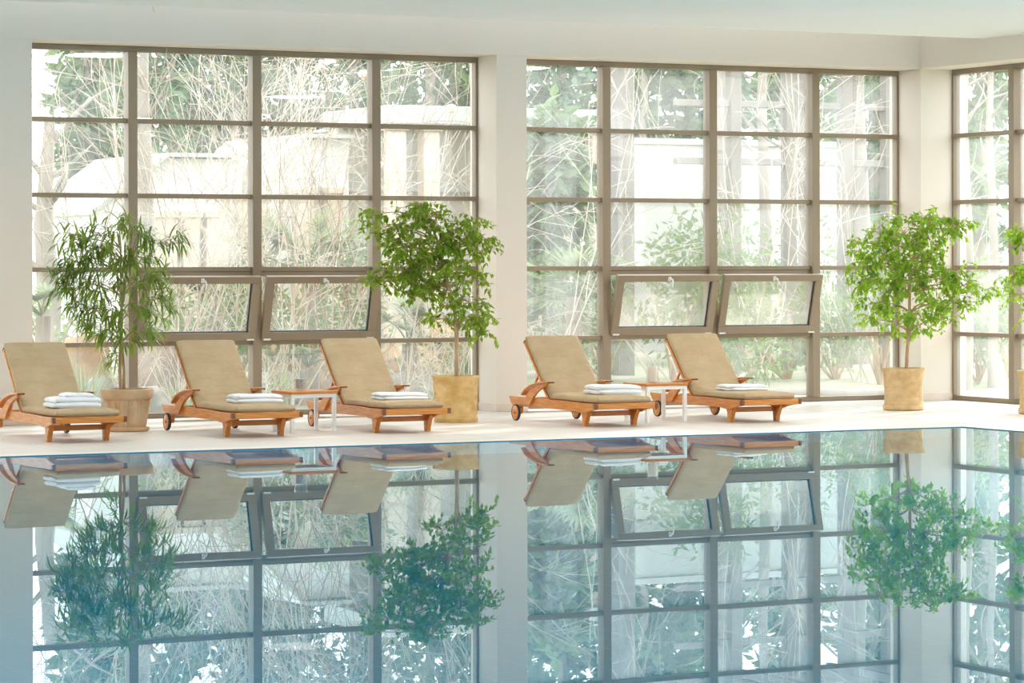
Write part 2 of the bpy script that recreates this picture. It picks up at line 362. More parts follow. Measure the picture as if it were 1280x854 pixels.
window('window_1', 'left garden window grid with two tilted sashes', 'x', YW, 9.58, 14.83, [10.80, 12.19, 13.58], (1, 2), 'glass', 'glass')
window('window_2', 'middle garden window grid with two tilted sashes', 'x', YW, 15.2, XF, [16.42, 17.81, 19.20], (1, 2), 'glass_hazy', 'glass_dull')
window('window_3', 'right-hand window grid at the edge of the photo', 'y', XW, 24.35, YF, [28.37, 26.98, 25.59], (), 'glass_hazy', 'glass_hazy')
window('window_4', 'unseen window grid added for light in the left stretch of the garden wall', 'x', YW, 3.9, 9.0, [5.2, 6.5, 7.8], (), 'glass', 'glass')  # out of view, added to let more daylight into the hall
for i, (y0, y1) in enumerate(E_OPEN[1:]):
    window('window_%d' % (5+i), 'window grid in the right wall nearer the camera', 'y', XW, y0, y1, [y0+1.25, y0+2.62, y0+4.0], (), 'glass_hazy', 'glass_hazy')

# ------------------------------------------------------------------ sun loungers
def make_lounger():
    R = empty('sun_lounger')
    HW = .305                                                   # rail centre line
    for sx in (-1, 1):
        x0, x1 = sx*HW-.0175, sx*HW+.0175
        b = MB(); b.prism([(.955, .245), (.915, .185), (.87, .150), (.45, .148), (-.30, .150), (-.50, .146), (-.60, .135), (-.72, .135), (-.80, .160), (-.92, .176), (-.955, .190), (-.955, .236), (-.60, .232), (-.3, .240), (.3, .243)][::-1], x0, x1)
        b.build('side_rail', 'teak', R, bevel=.004)
        b = MB(); b.prism([(-.735, .16), (-.69, .10), (-.665, .05), (-.655, 0), (-.605, 0), (-.60, .05), (-.595, .10), (-.56, .16)], sx*.272-.024, sx*.272+.024)
        b.build('leg', 'teak', R, bevel=.004)
        # armrest: curved support rising from the rail, and the pad on top
        b = MB(); P = [(.60, .165), (.50, .275), (.36, .345), (.20, .388), (.06, .405)]
        Q = [(.06, .383), (.16, .355), (.28, .305), (.38, .235), (.45, .165)]
        b.prism((P + Q)[::-1], sx*.335-.014, sx*.335+.014); b.build('arm_support', 'teak', R, bevel=.003)
        b = MB(); T = [(.60, .275), (.52, .335), (.40, .382), (.25, .412), (.10, .425), (.0, .424)]; Bt = [(.0, .405), (.10, .404), (.25, .390), (.40, .358), (.52, .308), (.575, .262)]
        b.prism((T + Bt)[::-1], sx*.335-.036, sx*.335+.036); a = b.build('armrest', 'teak', R, bevel=.006)
        b = MB(); b.prism([(.0, .424), (-.022, .420), (-.022, .409), (.0, .405)], sx*.335-.036, sx*.335+.036); b.build('armrest_tip', 'teak_dark', a, bevel=.003)
        # wheel
        b = MB(); prof = [(.0, -.015), (.058, -.015), (.062, -.012), (.0735, -.012), (.0735, .012), (.0, .012)]
        rot = Matrix.Translation((sx*.352, .73, .084)) @ Matrix.Rotation(pi/2, 4, 'Y')
        def lathe_at(prof, n=32, cap=True):
            q = MB(); q.lathe(prof, n, cap=cap); q.v = [tuple(rot @ V(p)) for p in q.v]; return q
        wh = lathe_at(prof).build('wheel', 'teak', R)
        lathe_at([(.073, -.014), (.080, -.014), (.084, -.010), (.084, .010), (.080, .014), (.073, .014), (.073, -.014)], cap=False).build('tyre', 'tyre', wh)
        lathe_at([(.0, -.02), (.012, -.019), (.016, -.012), (.016, .012), (.012, .019), (0, .02)], 16).build('hub', 'teak_dark', wh)
    b = MB(); b.tube([(-.345, .73, .084), (.345, .73, .084)], .009, 8); b.build('axle', 'steel', R)
    for sx in (-1, 1):
        b = MB(); b.prism([(.77, .16), (.765, .10), (.745, .068), (.715, .068), (.695, .10), (.69, .16)], sx*.30-.014, sx*.30+.014); b.build('wheel_bracket', 'teak', R, bevel=.003)
    b = MB(); b.box((-.325, -.978, .180), (.325, -.950, .238)); f = b.build('front_rail', 'teak_x', R, bevel=.005)
    for sx in (-1, 1):
        b = MB(); b.box((sx*.338-.016, -.985, .184), (sx*.338+.016, -.935, .236)); b.build('corner_block', 'teak_dark', f, bevel=.004)
    b = MB(); b.box((-.288, .82, .17), (.288, .85, .23)); b.build('rear_rail', 'teak_x', R, bevel=.004)
    b = MB(); b.box((-.288, -.64, .10), (.288, -.615, .15)); b.build('leg_stretcher', 'teak_x', R, bevel=.004)
    b = MB()
    for i in range(13): b.box((-.288, -.93+i*.078, .205), (.288, -.875+i*.078, .226))
    b.build('seat_slats', 'teak_x', R, bevel=.003)
    # tilted back, hinge at (y .10, z .225)
    ang = radians(47)
    bm_ = Matrix.Translation((0, .085, .232)) @ Matrix.Rotation(ang, 4, 'X')
    b = MB()
    for sx in (-1, 1): b.box((sx*.281-.019, .0, -.034), (sx*.281+.019, .80, -.004), bm_)
    for i in range(9): b.box((-.262, .03+i*.085, -.028), (.262, .085+i*.085, -.010), bm_)
    bf = b.build('backrest_frame', 'teak', R, bevel=.003)
    for sx in (-1, 1):
        b = MB(); b.box((sx*.281-.02, .80, -.036), (sx*.281+.02, .815, -.002), bm_); b.build('frame_end', 'teak_dark', bf)
    for sx in (-1, 1):
        q = bm_ @ V((sx*.22, .46, -.03)); b = MB(); b.tube([q, (sx*.22, .70, .20)], .013, 8); b.build('prop', 'teak', R)
    b = MB(); b.pillow(1.055, .60, .076, 8, mtx=Matrix.Translation((0, -.425, .232)), wob=.003); b.build('seat_cushion', 'cushion', R)
    b = MB(); b.pillow(.83, .60, .066, 8, mtx=bm_ @ Matrix.Translation((0, .425, -.002)), wob=.003); b.build('back_cushion', 'cushion', R)
    return R
LOUNGERS = [
    (9.00, 27.13, 'beige-cushioned teak sun lounger at the left edge, beside the ribbed pot'),
    (10.73, 27.14, 'teak sun lounger between the ribbed pot and the left side table'),
    (12.25, 27.12, 'teak sun lounger right of the left side table, beside the mottled tan pot'),
    (14.53, 27.13, 'teak sun lounger in front of the wide column, left of the candle table'),
    (16.22, 27.16, 'rightmost teak sun lounger, on the right of the candle table'),
]
proto = make_lounger()
for i, (x, y, lab) in enumerate(LOUNGERS):
    o = proto if i == 0 else copy_tree(proto)
    o.location = (x, y, 0); tag(o, lab, 'sun lounger', 'teak sun loungers facing the pool')

# folded towels on the seat cushions
def towel(name, label, x, y, rz, L, W, T, two, seed):
    r = random.Random(seed); b = MB()
    T *= 1.3; b.pillow(W, L, T*.55, ex=4, wob=.004, endr=.02, nv=24, nu=24)
    b.pillow(W*.96, L*.97, T*.55, ex=4, wob=.005, endr=.022, nv=24, nu=24, mtx=Matrix.Translation((.006, .004, T*.47)) @ Matrix.Rotation(.02, 4, 'Z'))
    if two: b.pillow(W*.8, L*.6, T*.45, ex=3, wob=.005, endr=.022, nv=24, nu=24, mtx=Matrix.Translation((L*.1, .01, T*.92)) @ Matrix.Rotation(-.06, 4, 'Z'))
    o = b.build(name, 'towel', loc=(x, y, .3045)); o.rotation_euler = (0, 0, rz)
    return tag(o, label, 'towel', 'folded towels on the loungers')
towel('folded_towel', 'thick folded white towel on the lounger at the left edge', 8.97, 26.56, .02, .45, .34, .075, True, 1)
towel('folded_towel', 'folded white towel on the lounger left of the left side table', 10.80, 26.66, -.02, .46, .34, .062, False, 2)
towel('folded_towel', 'folded white towel on the lounger beside the mottled tan pot', 12.29, 26.64, .03, .46, .36, .05, False, 3)
towel('folded_towel', 'folded white towel on the lounger left of the candle table', 14.66, 26.68, 0, .48, .38, .072, False, 4)
towel('folded_towel', 'thin folded white towel on the rightmost lounger', 16.28, 26.86, .02, .44, .36, .045, False, 5)

# side tables
def make_table():
    R = empty('side_table')
    b = MB()
    for i in range(5): b.box((-.245, -.245+i*.098, .368), (.245, -.245+i*.098+.096, .394))
    b.build('tabletop', 'teak_x', R, bevel=.004)
    b = MB(); w = .0175; q = .235
    b.box((-q, -q, .333), (q, -q+2*w, .368)); b.box((-q, q-2*w, .333), (q, q, .368)); b.box((-q, -q+2*w, .333), (-q+2*w, q-2*w, .368)); b.box((q-2*w, -q+2*w, .333), (q, q-2*w, .368))
    b.build('apron', 'steel', R, bevel=.002)
    for sx in (-1, 1):
        for sy in (-1, 1):
            b = MB(); c = q-w; b.box((sx*c-w, sy*c-w, 0), (sx*c+w, sy*c+w, .333)); b.build('leg', 'steel', R, bevel=.002)
    return R
tb = make_table(); tb.location = (11.47, 27.04, 0); tag(tb, 'low square side table carrying the tall clear glass', 'side table', 'teak-topped side tables')
t2 = copy_tree(tb); t2.location = (15.36, 27.04, 0); tag(t2, 'low square side table carrying the pale pillar candle', 'side table', 'teak-topped side tables')
# tall clear glass with dark pebbles; candle in a glass cylinder
G = empty('glass_vase', (11.46, 27.10, .394), label='tall clear glass with grey filling on the left side table', cat='vase')
b = MB(); b.lathe([(.0, .0), (.052, .0), (.066, .20), (.062, .20), (.049, .012), (.0, .012)], 32); b.build('glass_body', 'water_glass', G)
b = MB(); b.lathe([(.0, .013), (.047, .013), (.0545, .11), (.0, .112)], 24); b.build('filling', 'sand', G)
G = empty('candle_holder', (15.36, 27.10, .394), label='pale pillar candle in a clear glass cylinder on the right side table', cat='candle')
b = MB(); b.lathe([(.0, .0), (.060, .0), (.061, .195), (.058, .195), (.057, .008), (.0, .008)], 32); b.build('glass_cylinder', 'water_glass', G)
b = MB(); b.lathe([(.0, .009), (.050, .009), (.051, .160), (.046, .168), (.02, .160), (.0, .158)], 32); cdl = b.build('candle', 'candle', G)
b = MB(); b.tube([(0, 0, .158), (.002, 0, .178)], .002, 5); b.build('wick', 'gasket', cdl)

# ------------------------------------------------------------------ potted plants
def rvec(r): 
    while True:
        v = V((r.uniform(-1,1), r.uniform(-1,1), r.uniform(-1,1)))
        if .05 < v.length < 1: return v
def curve(p0, p1, bow, n=7):
    p0, p1 = V(p0), V(p1); return [p0.lerp(p1, i/(n-1)) + V(bow)*sin(pi*i/(n-1)) for i in range(n)]
def plant_frame(base):
    """turns photo pixels into points at the plant's own depth (plus an offset dz towards the garden)"""
    Z = base.dot(FWD)
    def P(px, py, off=0.0):
        zz = Z + off; dx = px-640; dy = Y_HOR-py; a = dx + .0018*dy; c = dy - .0018*dx
        return V((0, 0, H_EYE)) + (FWD + RGT*(a/F_PX) + V((0,0,1))*(c/F_PX))*zz
    return P, F_PX/Z

def weeping_fig(root, base, trunk_px, clusters, seed, lmat, leaf_len=.070, dens=1.0, zpot=.45):
    """clusters: (px, py, rx px, ry px)"""
    r = random.Random(seed); P, ppm = plant_frame(base); fb = MB(); tw = MB()
    path = [P(x, y) for x, y in trunk_px]; loc = [p-base for p in path]
    k = len(loc); tb_ = MB(); tb_.tube(loc, [.022-.013*i/(k-1) for i in range(k)], 8)
    tb_.tube([p + V((.016*sin(i*1.1), .016*cos(i*1.1), 0)) for i, p in enumerate(loc)], [.012-.007*i/(k-1) for i in range(k)], 6)
    tr = tb_.build('trunk', 'bark', root)
    for (cx, cy, rx, ry) in clusters:
        c = P(cx, cy) - base; ra, rz = .72*rx/ppm, .8*ry/ppm; rd = max(ra, .12)
        # limb from the nearest lower trunk point
        best = min(loc, key=lambda q: (q-c).length + (.3 if q.z > c.z+.05 else 0))
        tw.tube(curve(best, c, (0, 0, .05), 6), [.009, .008, .007, .006, .005, .003], 5)
        n = max(4, int(dens*26*(rx*ry)/260.0))
        for i in range(n):
            v = rvec(r); v = v*(v.length**-.35)
            p0 = c + RGT*(v.x*ra) + FWD*(v.y*rd) + V((0,0,1))*(v.z*rz)
            od = (p0-c); od = V((od.x, od.y, 0)); od = od.normalized() if od.length > .01 else V((1,0,0))
            d = (od*r.uniform(.3, .9) + rvec(r)*.45 + V((0,0, r.uniform(-.2, .35)))).normalized()
            m = r.randint(6, 9); q = V(p0); pts = [q.copy()]; st = r.uniform(.016, .024)
            for j in range(m):
                q = q + d*st; d = (d + V((0,0,-.13))).normalized(); pts.append(q.copy())
                a = rvec(r); ld = (d*.35 + a*1.0 + V((0,0,-.42))).normalized()
                fb.leaf(q, ld, (rvec(r)*.7 + V((0,0,1)) - FWD*.25).normalized(), leaf_len*r.uniform(.65, 1.15), leaf_len*r.uniform(.46, .60))
            tw.tube([pts[0], pts[len(pts)//2], pts[-1]], [.003, .0025, .0015], 4, False)
            if r.random() < .35: tw.tube(curve(c, p0, (0, 0, .02), 4), [.004, .0035, .003, .0025], 4, False)
    tw.build('branches', 'bark', root)
    fo = fb.build('foliage', lmat, root)
    return fo

def pot(root, prof, mname, rib=None, saucer=None, soil=(.2, .4)):
    b = MB(); b.lathe(prof, 96, rib=rib); b.build('pot', mname, root)
    b = MB(); b.lathe(saucer, 48); b.build('saucer', mname, root)
    r_, z_ = soil; b = MB(); b.lathe([(.0, z_-.02), (r_, z_-.02), (r_*.9, z_), (.0, z_+.008)], 32); b.build('soil', 'soil', root)

# 1: long-leaved fig in the ribbed terracotta pot
B1 = V((9.985, 27.92, 0))
R1 = empty('potted_long_leaf_fig', B1, label='tall plant with long narrow drooping leaves in a ribbed terracotta pot', cat='potted plant')
def rib1(i, t): return 1 + (.03*sin(t*42) if 2 <= i <= 9 else 0)
pot(R1, [(.155, .035), (.175, .04), (.182, .06), (.19, .11), (.197, .16), (.203, .2), (.208, .23), (.212, .26), (.216, .29), (.218, .305), (.235, .312), (.249, .33), (.256, .385), (.258, .405), (.246, .410), (.236, .40), (.22, .33)], 'terra', rib1,
    [(.0, 0), (.20, 0), (.215, .012), (.215, .036), (.205, .042), (.0, .034)], (.236, .375))
P, ppm = plant_frame(B1); r = random.Random(5); tb_ = MB(); fb = MB()
st1 = [P(x, y)-B1 for x, y in ((151, 490), (150, 460), (151, 430), (152, 400), (152, 370), (151, 340), (151, 310), (149, 285))]
st2 = [P(x, y, .04)-B1 for x, y in ((155, 490), (155, 465), (153, 435), (149, 405), (154, 375), (157, 345), (165, 315), (172, 295))]
tb_.tube(st1, [.018, .017, .016, .015, .013, .011, .009, .006], 8); tb_.tube(st2, [.015, .014, .014, .013, .011, .009, .008, .005], 8)
tb_.build('trunk', 'bark', R1); tw = MB()
CL1 = [(150, 282, 26, 16), (118, 290, 26, 14), (95, 300, 14, 10), (178, 292, 20, 14), (205, 300, 14, 12), (108, 322, 24, 16), (140, 318, 30, 20), (168, 322, 24, 16), (88, 352, 16, 16), (108, 352, 26, 18), (138, 355, 30, 22), (170, 350, 22, 14),
       (190, 345, 18, 10), (190, 362, 20, 14), (105, 385, 16, 14), (130, 388, 26, 18), (160, 390, 24, 18), (185, 385, 16, 16), (140, 420, 18, 14), (160, 425, 22, 16), (182, 412, 16, 12), (128, 410, 12, 10), (152, 445, 14, 10), (98, 330, 14, 12)]
for (cx, cy, rx, ry) in CL1:
    c = P(cx, cy) - B1; ra, rz = rx/ppm, ry/ppm; rd = max(ra, .15)
    best = min(st1+st2, key=lambda q: (q-c).length + (.4 if q.z > c.z-.02 else 0))
    tw.tube(curve(best, c, (0, 0, .04), 5), [.007, .006, .005, .004, .003], 5)
    for i in range(max(3, int(rx*ry/38))):
        v = rvec(r); p0 = c + RGT*(v.x*ra) + FWD*(v.y*rd) + V((0,0,1))*(v.z*rz)
        od = p0 - V((0, 0, p0.z)); od = od.normalized() if od.length > .02 else V((1, 0, 0))
        d = (od*.8 + rvec(r)*.4 + V((0, 0, .35))).normalized(); q = V(p0); m = r.randint(8, 12); pts = [q.copy()]
        for j in range(m):
            q = q + d*.013; d = (d + V((0,0,-.08))).normalized(); pts.append(q.copy())
            ld = (d*.25 + V((od.x, od.y, 0))*.35 + rvec(r)*1.0 + V((0,0,-.05))).normalized()
            fb.blade(q, ld, r.uniform(.15, .24), r.uniform(.017, .024), r.uniform(.8, 1.7))
        tw.tube([pts[0], pts[-1]], [.003, .002], 4, False)
        if r.random() < .5: tw.tube(curve(c, p0, (0, 0, .02), 3), .003, 4, False)
tw.build('branches', 'bark', R1); fb.build('foliage', 'leaf_long', R1)

# 2: weeping fig in the mottled tan pot, left of the column
B2 = V((13.52, 27.92, 0))
R2 = empty('potted_weeping_fig', B2, label='leafy weeping fig in a mottled tan stone pot, left of the wide column', cat='potted plant', group='potted weeping figs')
pot(R2, [(.20, .05), (.215, .055), (.218, .09), (.222, .2), (.226, .32), (.234, .43), (.240, .462), (.238, .472), (.222, .472), (.215, .44)], 'stone_a', None,
    [(.0, 0), (.218, 0), (.226, .01), (.226, .048), (.216, .056), (.0, .05)], (.22, .455))
CL2 = [(529, 258, 16, 14), (516, 272, 20, 14), (545, 275, 18, 16), (468, 268, 12, 14), (480, 285, 20, 10), (500, 286, 16, 10), (586, 282, 16, 14), (600, 298, 14, 14), (575, 300, 22, 18), (545, 305, 26, 20), (515, 312, 26, 20), (490, 303, 18, 9),
       (535, 335, 30, 18), (500, 335, 22, 14), (575, 330, 22, 16), (600, 318, 12, 12), (478, 344, 18, 10), (462, 350, 12, 8), (515, 352, 18, 12), (590, 345, 16, 10), (605, 354, 9, 7), (530, 365, 20, 14), (555, 362, 18, 14), (548, 390, 14, 14), (515, 360, 12, 10),
       (585, 378, 18, 12), (598, 396, 14, 14), (605, 412, 10, 10), (578, 398, 12, 14), (583, 412, 8, 8), (540, 400, 9, 7)]
weeping_fig(R2, B2, [(571, 472), (571, 440), (570, 410), (568, 385), (562, 360), (555, 335), (548, 305), (538, 275), (531, 258)], CL2, 21, 'leaf_fig', dens=.85)

# 3: weeping fig in the pale peach pot by the corner
B3 = V((18.93, 27.82, 0))
R3 = empty('potted_weeping_fig', B3, label='bright green weeping fig in a pale peach stone pot near the corner', cat='potted plant', group='potted weeping figs')
PROF3 = [(.205, .055), (.212, .06), (.210, .1), (.208, .2), (.212, .3), (.222, .4), (.236, .445), (.238, .462), (.222, .462), (.21, .43)]
SAUC3 = [(.0, 0), (.21, 0), (.226, .012), (.226, .05), (.216, .06), (.0, .05)]
pot(R3, PROF3, 'stone_b', None, SAUC3, (.216, .445))
CL3 = [(1172, 268, 12, 14), (1155, 275, 16, 14), (1185, 282, 14, 12), (1118, 275, 12, 10), (1100, 295, 18, 16), (1130, 295, 26, 18), (1160, 298, 22, 16), (1200, 280, 12, 8), (1080, 305, 14, 14), (1078, 330, 12, 18), (1105, 325, 26, 20), (1140, 325, 28, 20), (1165, 325, 18, 16), (1190, 292, 10, 10),
       (1075, 352, 14, 10), (1100, 355, 24, 16), (1135, 355, 26, 18), (1170, 350, 24, 16), (1195, 340, 16, 14), (1205, 358, 20, 14), (1228, 368, 12, 10), (1090, 380, 14, 14), (1110, 385, 18, 12), (1170, 378, 22, 16), (1195, 380, 14, 14), (1150, 395, 20, 12), (1180, 400, 16, 10), (1125, 402, 14, 10), (1088, 400, 9, 12), (1120, 412, 7, 8), (1150, 410, 12, 8)]
weeping_fig(R3, B3, [(1133, 462), (1134, 440), (1136, 415), (1137, 390), (1137, 365), (1138, 340), (1143, 315), (1155, 290), (1165, 272)], CL3, 33, 'leaf_fig2', dens=.85)

# 4: the fig cut by the right edge of the photo
B4 = V((19.72, 26.42, 0))
R4 = empty('potted_weeping_fig', B4, label='weeping fig cut off by the right edge, in front of the right-hand window', cat='potted plant', group='potted weeping figs')
pot(R4, PROF3, 'stone_b', None, SAUC3, (.216, .445))
CL4 = [(1275, 285, 14, 12), (1290, 300, 22, 18), (1320, 300, 26, 20), (1350, 315, 24, 20), (1270, 345, 16, 12), (1295, 340, 26, 20), (1330, 345, 28, 22), (1365, 350, 20, 20), (1275, 370, 12, 14), (1300, 380, 20, 16), (1335, 385, 22, 16), (1278, 402, 8, 8), (1320, 275, 20, 16)]
weeping_fig(R4, B4, [(1318, 462), (1319, 430), (1320, 400), (1320, 370), (1320, 340), (1322, 300), (1322, 275)], CL4, 44, 'leaf_fig2', dens=.7)

# ------------------------------------------------------------------ the garden
GZ = -.10
b = MB(); nx, ny = 44, 40; vs = []
for j in range(ny+1):
    for i in range(nx+1):
        x = -30 + 110*i/nx; y = 30.24 + 60*(j/ny)**1.4
        z = GZ + max(0, (y-33))*.02 + .05*sin(x*1.3+y)*min(1, (y-30.24)/3)
        vs.append((x, y, z))
b.add(vs, [(j*(nx+1)+i, j*(nx+1)+i+1, (j+1)*(nx+1)+i+1, (j+1)*(nx+1)+i) for j in range(ny) for i in range(nx)], True)
b.box((XW+.21, -30, GZ-.3), (80, 30.24, GZ))
struct(b.build('ground', 'grass'), 'pale sunlit garden ground outside the windows')
def gz(y): return GZ + max(0, (y-33))*.02 - .04

def conifer(px, y, height, rad, seed, label, m='conifer', base=.25, n=70, card=.34):
    r = random.Random(seed); p = spot(px, y); R = empty('conifer_tree', (p.x, p.y, gz(y)), label=label, cat='tree', group='evergreen trees in the garden')
    b = MB(); b.tube([(0,0,0), (.05, 0, height*.5), (0, .03, height)], [.17, .11, .03], 8); b.build('trunk', 'trunk', R)
    f = MB()
    for i in range(n):
        t = (i + r.random())/n; z = height*(base + (1-base)*t); rr = rad*(1-t)**.75 + .25; a = r.uniform(0, 2*pi); d = V((cos(a), sin(a), 0))
        k = int(5 + rr*7)
        for j in range(k):
            s_ = (j+1)/k; q = d*(rr*s_) + V((0, 0, z - .22*rr*s_*s_)) + rvec(r)*.16*(.5+rr*.4)
            for u in range(3):
                f.leaf(q + rvec(r)*.12, (d*.6 + rvec(r)*.8 + V((0,0,-.25))).normalized(), rvec(r).normalized(), card*r.uniform(.6, 1.3), card*.42)
    f.build('foliage', m, R); return R
CON = [(108, 47, 5.6, .5, 'thin grey-green tree seen in the top left pane'), (158, 52, 8.5, .95, 'dark evergreen behind the mullion right of the top left pane'), (215, 55, 9, 1.7, 'dark evergreen behind the second top pane from the left'),
       (290, 53, 8, 1.3, 'dark evergreen beside the second mullion from the left, top row'), (352, 54, 9, 1.3, 'dark evergreen behind the twig thicket of the third pane'), (440, 55, 9, 1.4, 'dark evergreen right of the bright gap in the third top pane'),
       (535, 52, 9, 2.0, 'broad blurred evergreen behind the dried flower heads'), (610, 56, 10, 2.2, 'evergreen whose crown spreads on both sides of the wide column'), (700, 50, 9, 1.9, 'green evergreen behind the first top pane right of the column'),
       (688, 38.2, 3.9, .42, 'slim dark evergreen in front of the pavilion, right of the wide column'), (800, 49, 9, 1.8, 'large soft green evergreen behind the second pane right of the column'), (860, 50, 8.6, 1.6, 'green evergreen above the pergola beam, left of its posts'), (985, 56, 8, 1.5, 'pale evergreen behind the pergola'),
       (1090, 50, 8.5, 1.3, 'tall evergreen behind the last pane before the corner'), (1150, 54, 9, 1.7, 'evergreen whose crown shows on both sides of the corner post'), (1225, 46, 8, 1.6, 'evergreen behind the right-hand window, speckled with light')]
for i, (px, y, h_, rd, lab) in enumerate(CON): conifer(px, y, h_, rd, 100+i, lab, 'conifer_blue' if i % 3 == 2 else 'conifer')

def bare(px, y, height, spread, stems, seed, label, m='twig', rad=.016, name='bare_shrub', heads=0):
    r = random.Random(seed); p = spot(px, y); R = empty(name, (p.x, p.y, gz(y)), label=label, cat='shrub', group='leafless shrubs by the windows')
    b = MB(); hd = MB()
    def grow(q, d, ln, rr, lev):
        k = 7; pts = [V(q)]; bend = rvec(r)*.25
        for i in range(k):
            d = (d + bend*.16 + rvec(r)*.10 + V((0,0,-.02*lev))).normalized(); q = q + d*(ln/k); pts.append(V(q))
            if lev < 2 and i >= 1 and r.random() < (.62 if lev == 0 else .5):
                a = (d + rvec(r)*.95).normalized(); grow(V(q), a, ln*r.uniform(.35, .6), rr*(1-i/k*.6)*.62, lev+1)
        b.tube(pts, [max(.0035, rr*(1-.75*i/k)) for i in range(k+1)], 5 if lev == 0 else 4, False)
        if heads and lev == 0 and r.random() < .6: hd.lathe([(.0, -.05), (.06, -.03), (.075, .01), (.05, .05), (.0, .06)], 10, pts[-1])
    for i in range(max(3, int(stems*.85))):
        a = r.uniform(0, 2*pi); grow(V((r.uniform(-.25, .25), r.uniform(-.2, .2), 0)), V((cos(a)*spread, sin(a)*spread*.5, 1)).normalized(), height*r.uniform(.7, 1.15), rad*r.uniform(.45, .95), 0)
    b.build('branches', m, R)
    if heads: hd.build('seed_heads', 'seed', R)
    return R
BARE = [(75, 34.5, 4.2, .35, 7, 'sparse leafless shrub behind the left edge panes', 'twig_brown', .015), (140, 33.6, 4.3, .5, 9, 'cream leafless shrub behind the long-leaved plant', 'twig', .016), (205, 34.2, 4.4, .5, 12, 'cream leafless shrub behind the left tilted sash', 'twig', .017),
        (255, 33.2, 4.3, .6, 12, 'pale leafless shrub left of the first full mullion', 'twig', .017), (300, 34.8, 4.6, .45, 13, 'pinkish leafless shrub beside the left tilted sash', 'twig_brown', .015), (350, 33.4, 4.4, .6, 14, 'dense cream leafless shrub behind the second tilted sash', 'twig', .017),
        (400, 34.6, 4.5, .55, 14, 'pale tangled shrub above the second tilted sash', 'twig', .016), (445, 33.8, 4.4, .5, 13, 'brownish tangled shrub right of the second tilted sash', 'twig_brown', .015), (560, 33.2, 3.6, .5, 5, 'thin leafless shrub left of the wide column', 'twig', .018),
        (690, 33.6, 3.6, .5, 5, 'thin leafless shrub right of the wide column', 'twig', .016), (840, 35.5, 2.6, .8, 6, 'low leafless shrub behind the third tilted sash', 'twig', .015), (955, 36.0, 4.2, .5, 9, 'pale leafless shrub behind the fourth tilted sash', 'twig', .014), (1085, 35.5, 4.0, .55, 9, 'pale leafless shrub behind the last pane before the corner', 'twig', .014),
        (1245, 36.5, 3.2, .5, 6, 'pale leafless shrub behind the right-hand window', 'twig', .014)]
for i, (px, y, h_, sp, st, lab, mm, rr) in enumerate(BARE): bare(px, y, h_, sp, st, 300+i, lab, mm, rr)
for i, (px, y, h_, st, lab) in enumerate([(205, 31.4, 1.0, 7, 'low tangle of dry twigs behind the second lounger'), (320, 31.5, .9, 6, 'low tangle of dry twigs left of the left side table'), (500, 31.4, 1.0, 7, 'low tangle of dry twigs right of the third lounger'), (580, 31.5, .9, 6, 'low tangle of dry twigs behind the mottled tan pot')]):
    bare(px, y, h_, .7, st+5, 380+i, lab, 'twig', .009, 'dry_twigs')
bare(528, 33.0, 4.2, .22, 4, 361, 'tall stems with dried pink flower heads behind the pane left of the column', 'twig', .018, 'dried_flower_stems', 1)

def palm(px, y, height, rad, nf, seed, label):
    r = random.Random(seed); p = spot(px, y); R = empty('fan_palm', (p.x, p.y, gz(y)), label=label, cat='palm', group='fan palms in the garden')
    b = MB(); b.tube([(0,0,0), (.03, 0, height*.55)], [.12, .10], 8); b.build('trunk', 'trunk', R)
    st = MB(); f = MB()
    for i in range(nf):
        a = r.uniform(0, 2*pi); el = r.uniform(-.2, 1.1); d = V((cos(a)*cos(el), sin(a)*cos(el), sin(el))); o = V((0,0,height*.55)); e = o + d*rad*.6 + V((0,0,.05))
        st.tube(curve(o, e, (0,0,.06), 4), [.014, .011, .009, .008], 5, False)
        s1 = d.cross(V((0,0,1))).normalized(); nn = (s1.cross(d) + rvec(r)*.4).normalized(); s1 = d.cross(nn).normalized()
        for k in range(-9, 10):
            t = k/9*1.9; bd = (d*cos(t) + s1*sin(t)).normalized(); f.blade(e, bd, rad*r.uniform(.5, .62), .05, .35)
    st.build('leaf_stalks', 'bush', R); f.build('fronds', 'palm', R); return R
for i, a in enumerate([(385, 36.5, 3.0, .8, 14, 'tall fan palm above the second tilted sash'), (335, 37.5, 2.9, .8, 12, 'fan palm beside the first full mullion'), (52, 35, 2.0, .7, 10, 'fan palm at the left edge of the window'), (510, 34.6, 1.3, .7, 12, 'low fan palm behind the leafy fig left of the column'),
                      (715, 35.5, 2.3, .85, 14, 'fan palm just right of the wide column'), (268, 36, 2.0, .7, 10, 'fan palm behind the left tilted sash'), (385, 33.8, .9, .5, 9, 'low fan palm behind the left side table')]): palm(*a[:5], 500+i, a[5])

def bush(px, y, w, h_, seed, label, n=700, m='bush'):
    r = random.Random(seed); p = spot(px, y); R = empty('leafy_shrub', (p.x, p.y, gz(y)), label=label, cat='shrub', group='leafy shrubs in the garden')
    f = MB(); st = MB(); lumps = [(V((r.uniform(-.5, .5)*w, r.uniform(-.35, .35)*w, h_*r.uniform(.35, .85))), r.uniform(.25, .42)*min(w, h_)) for _ in range(9)]
    for c, rr in lumps: st.tube(curve((0,0,0), c, rvec(r)*.1, 5), [.025, .02, .015, .01, .006], 5, False)
    for i in range(n):
        c, rr = r.choice(lumps); v = rvec(r).normalized()*r.uniform(.5, 1.05); q = c + v*rr
        f.leaf(q, (v + rvec(r)*.8 + V((0,0,-.3))).normalized(), rvec(r).normalized(), r.uniform(.09, .17), r.uniform(.04, .07))
    st.build('stems', 'bark', R); f.build('foliage', m, R); return R
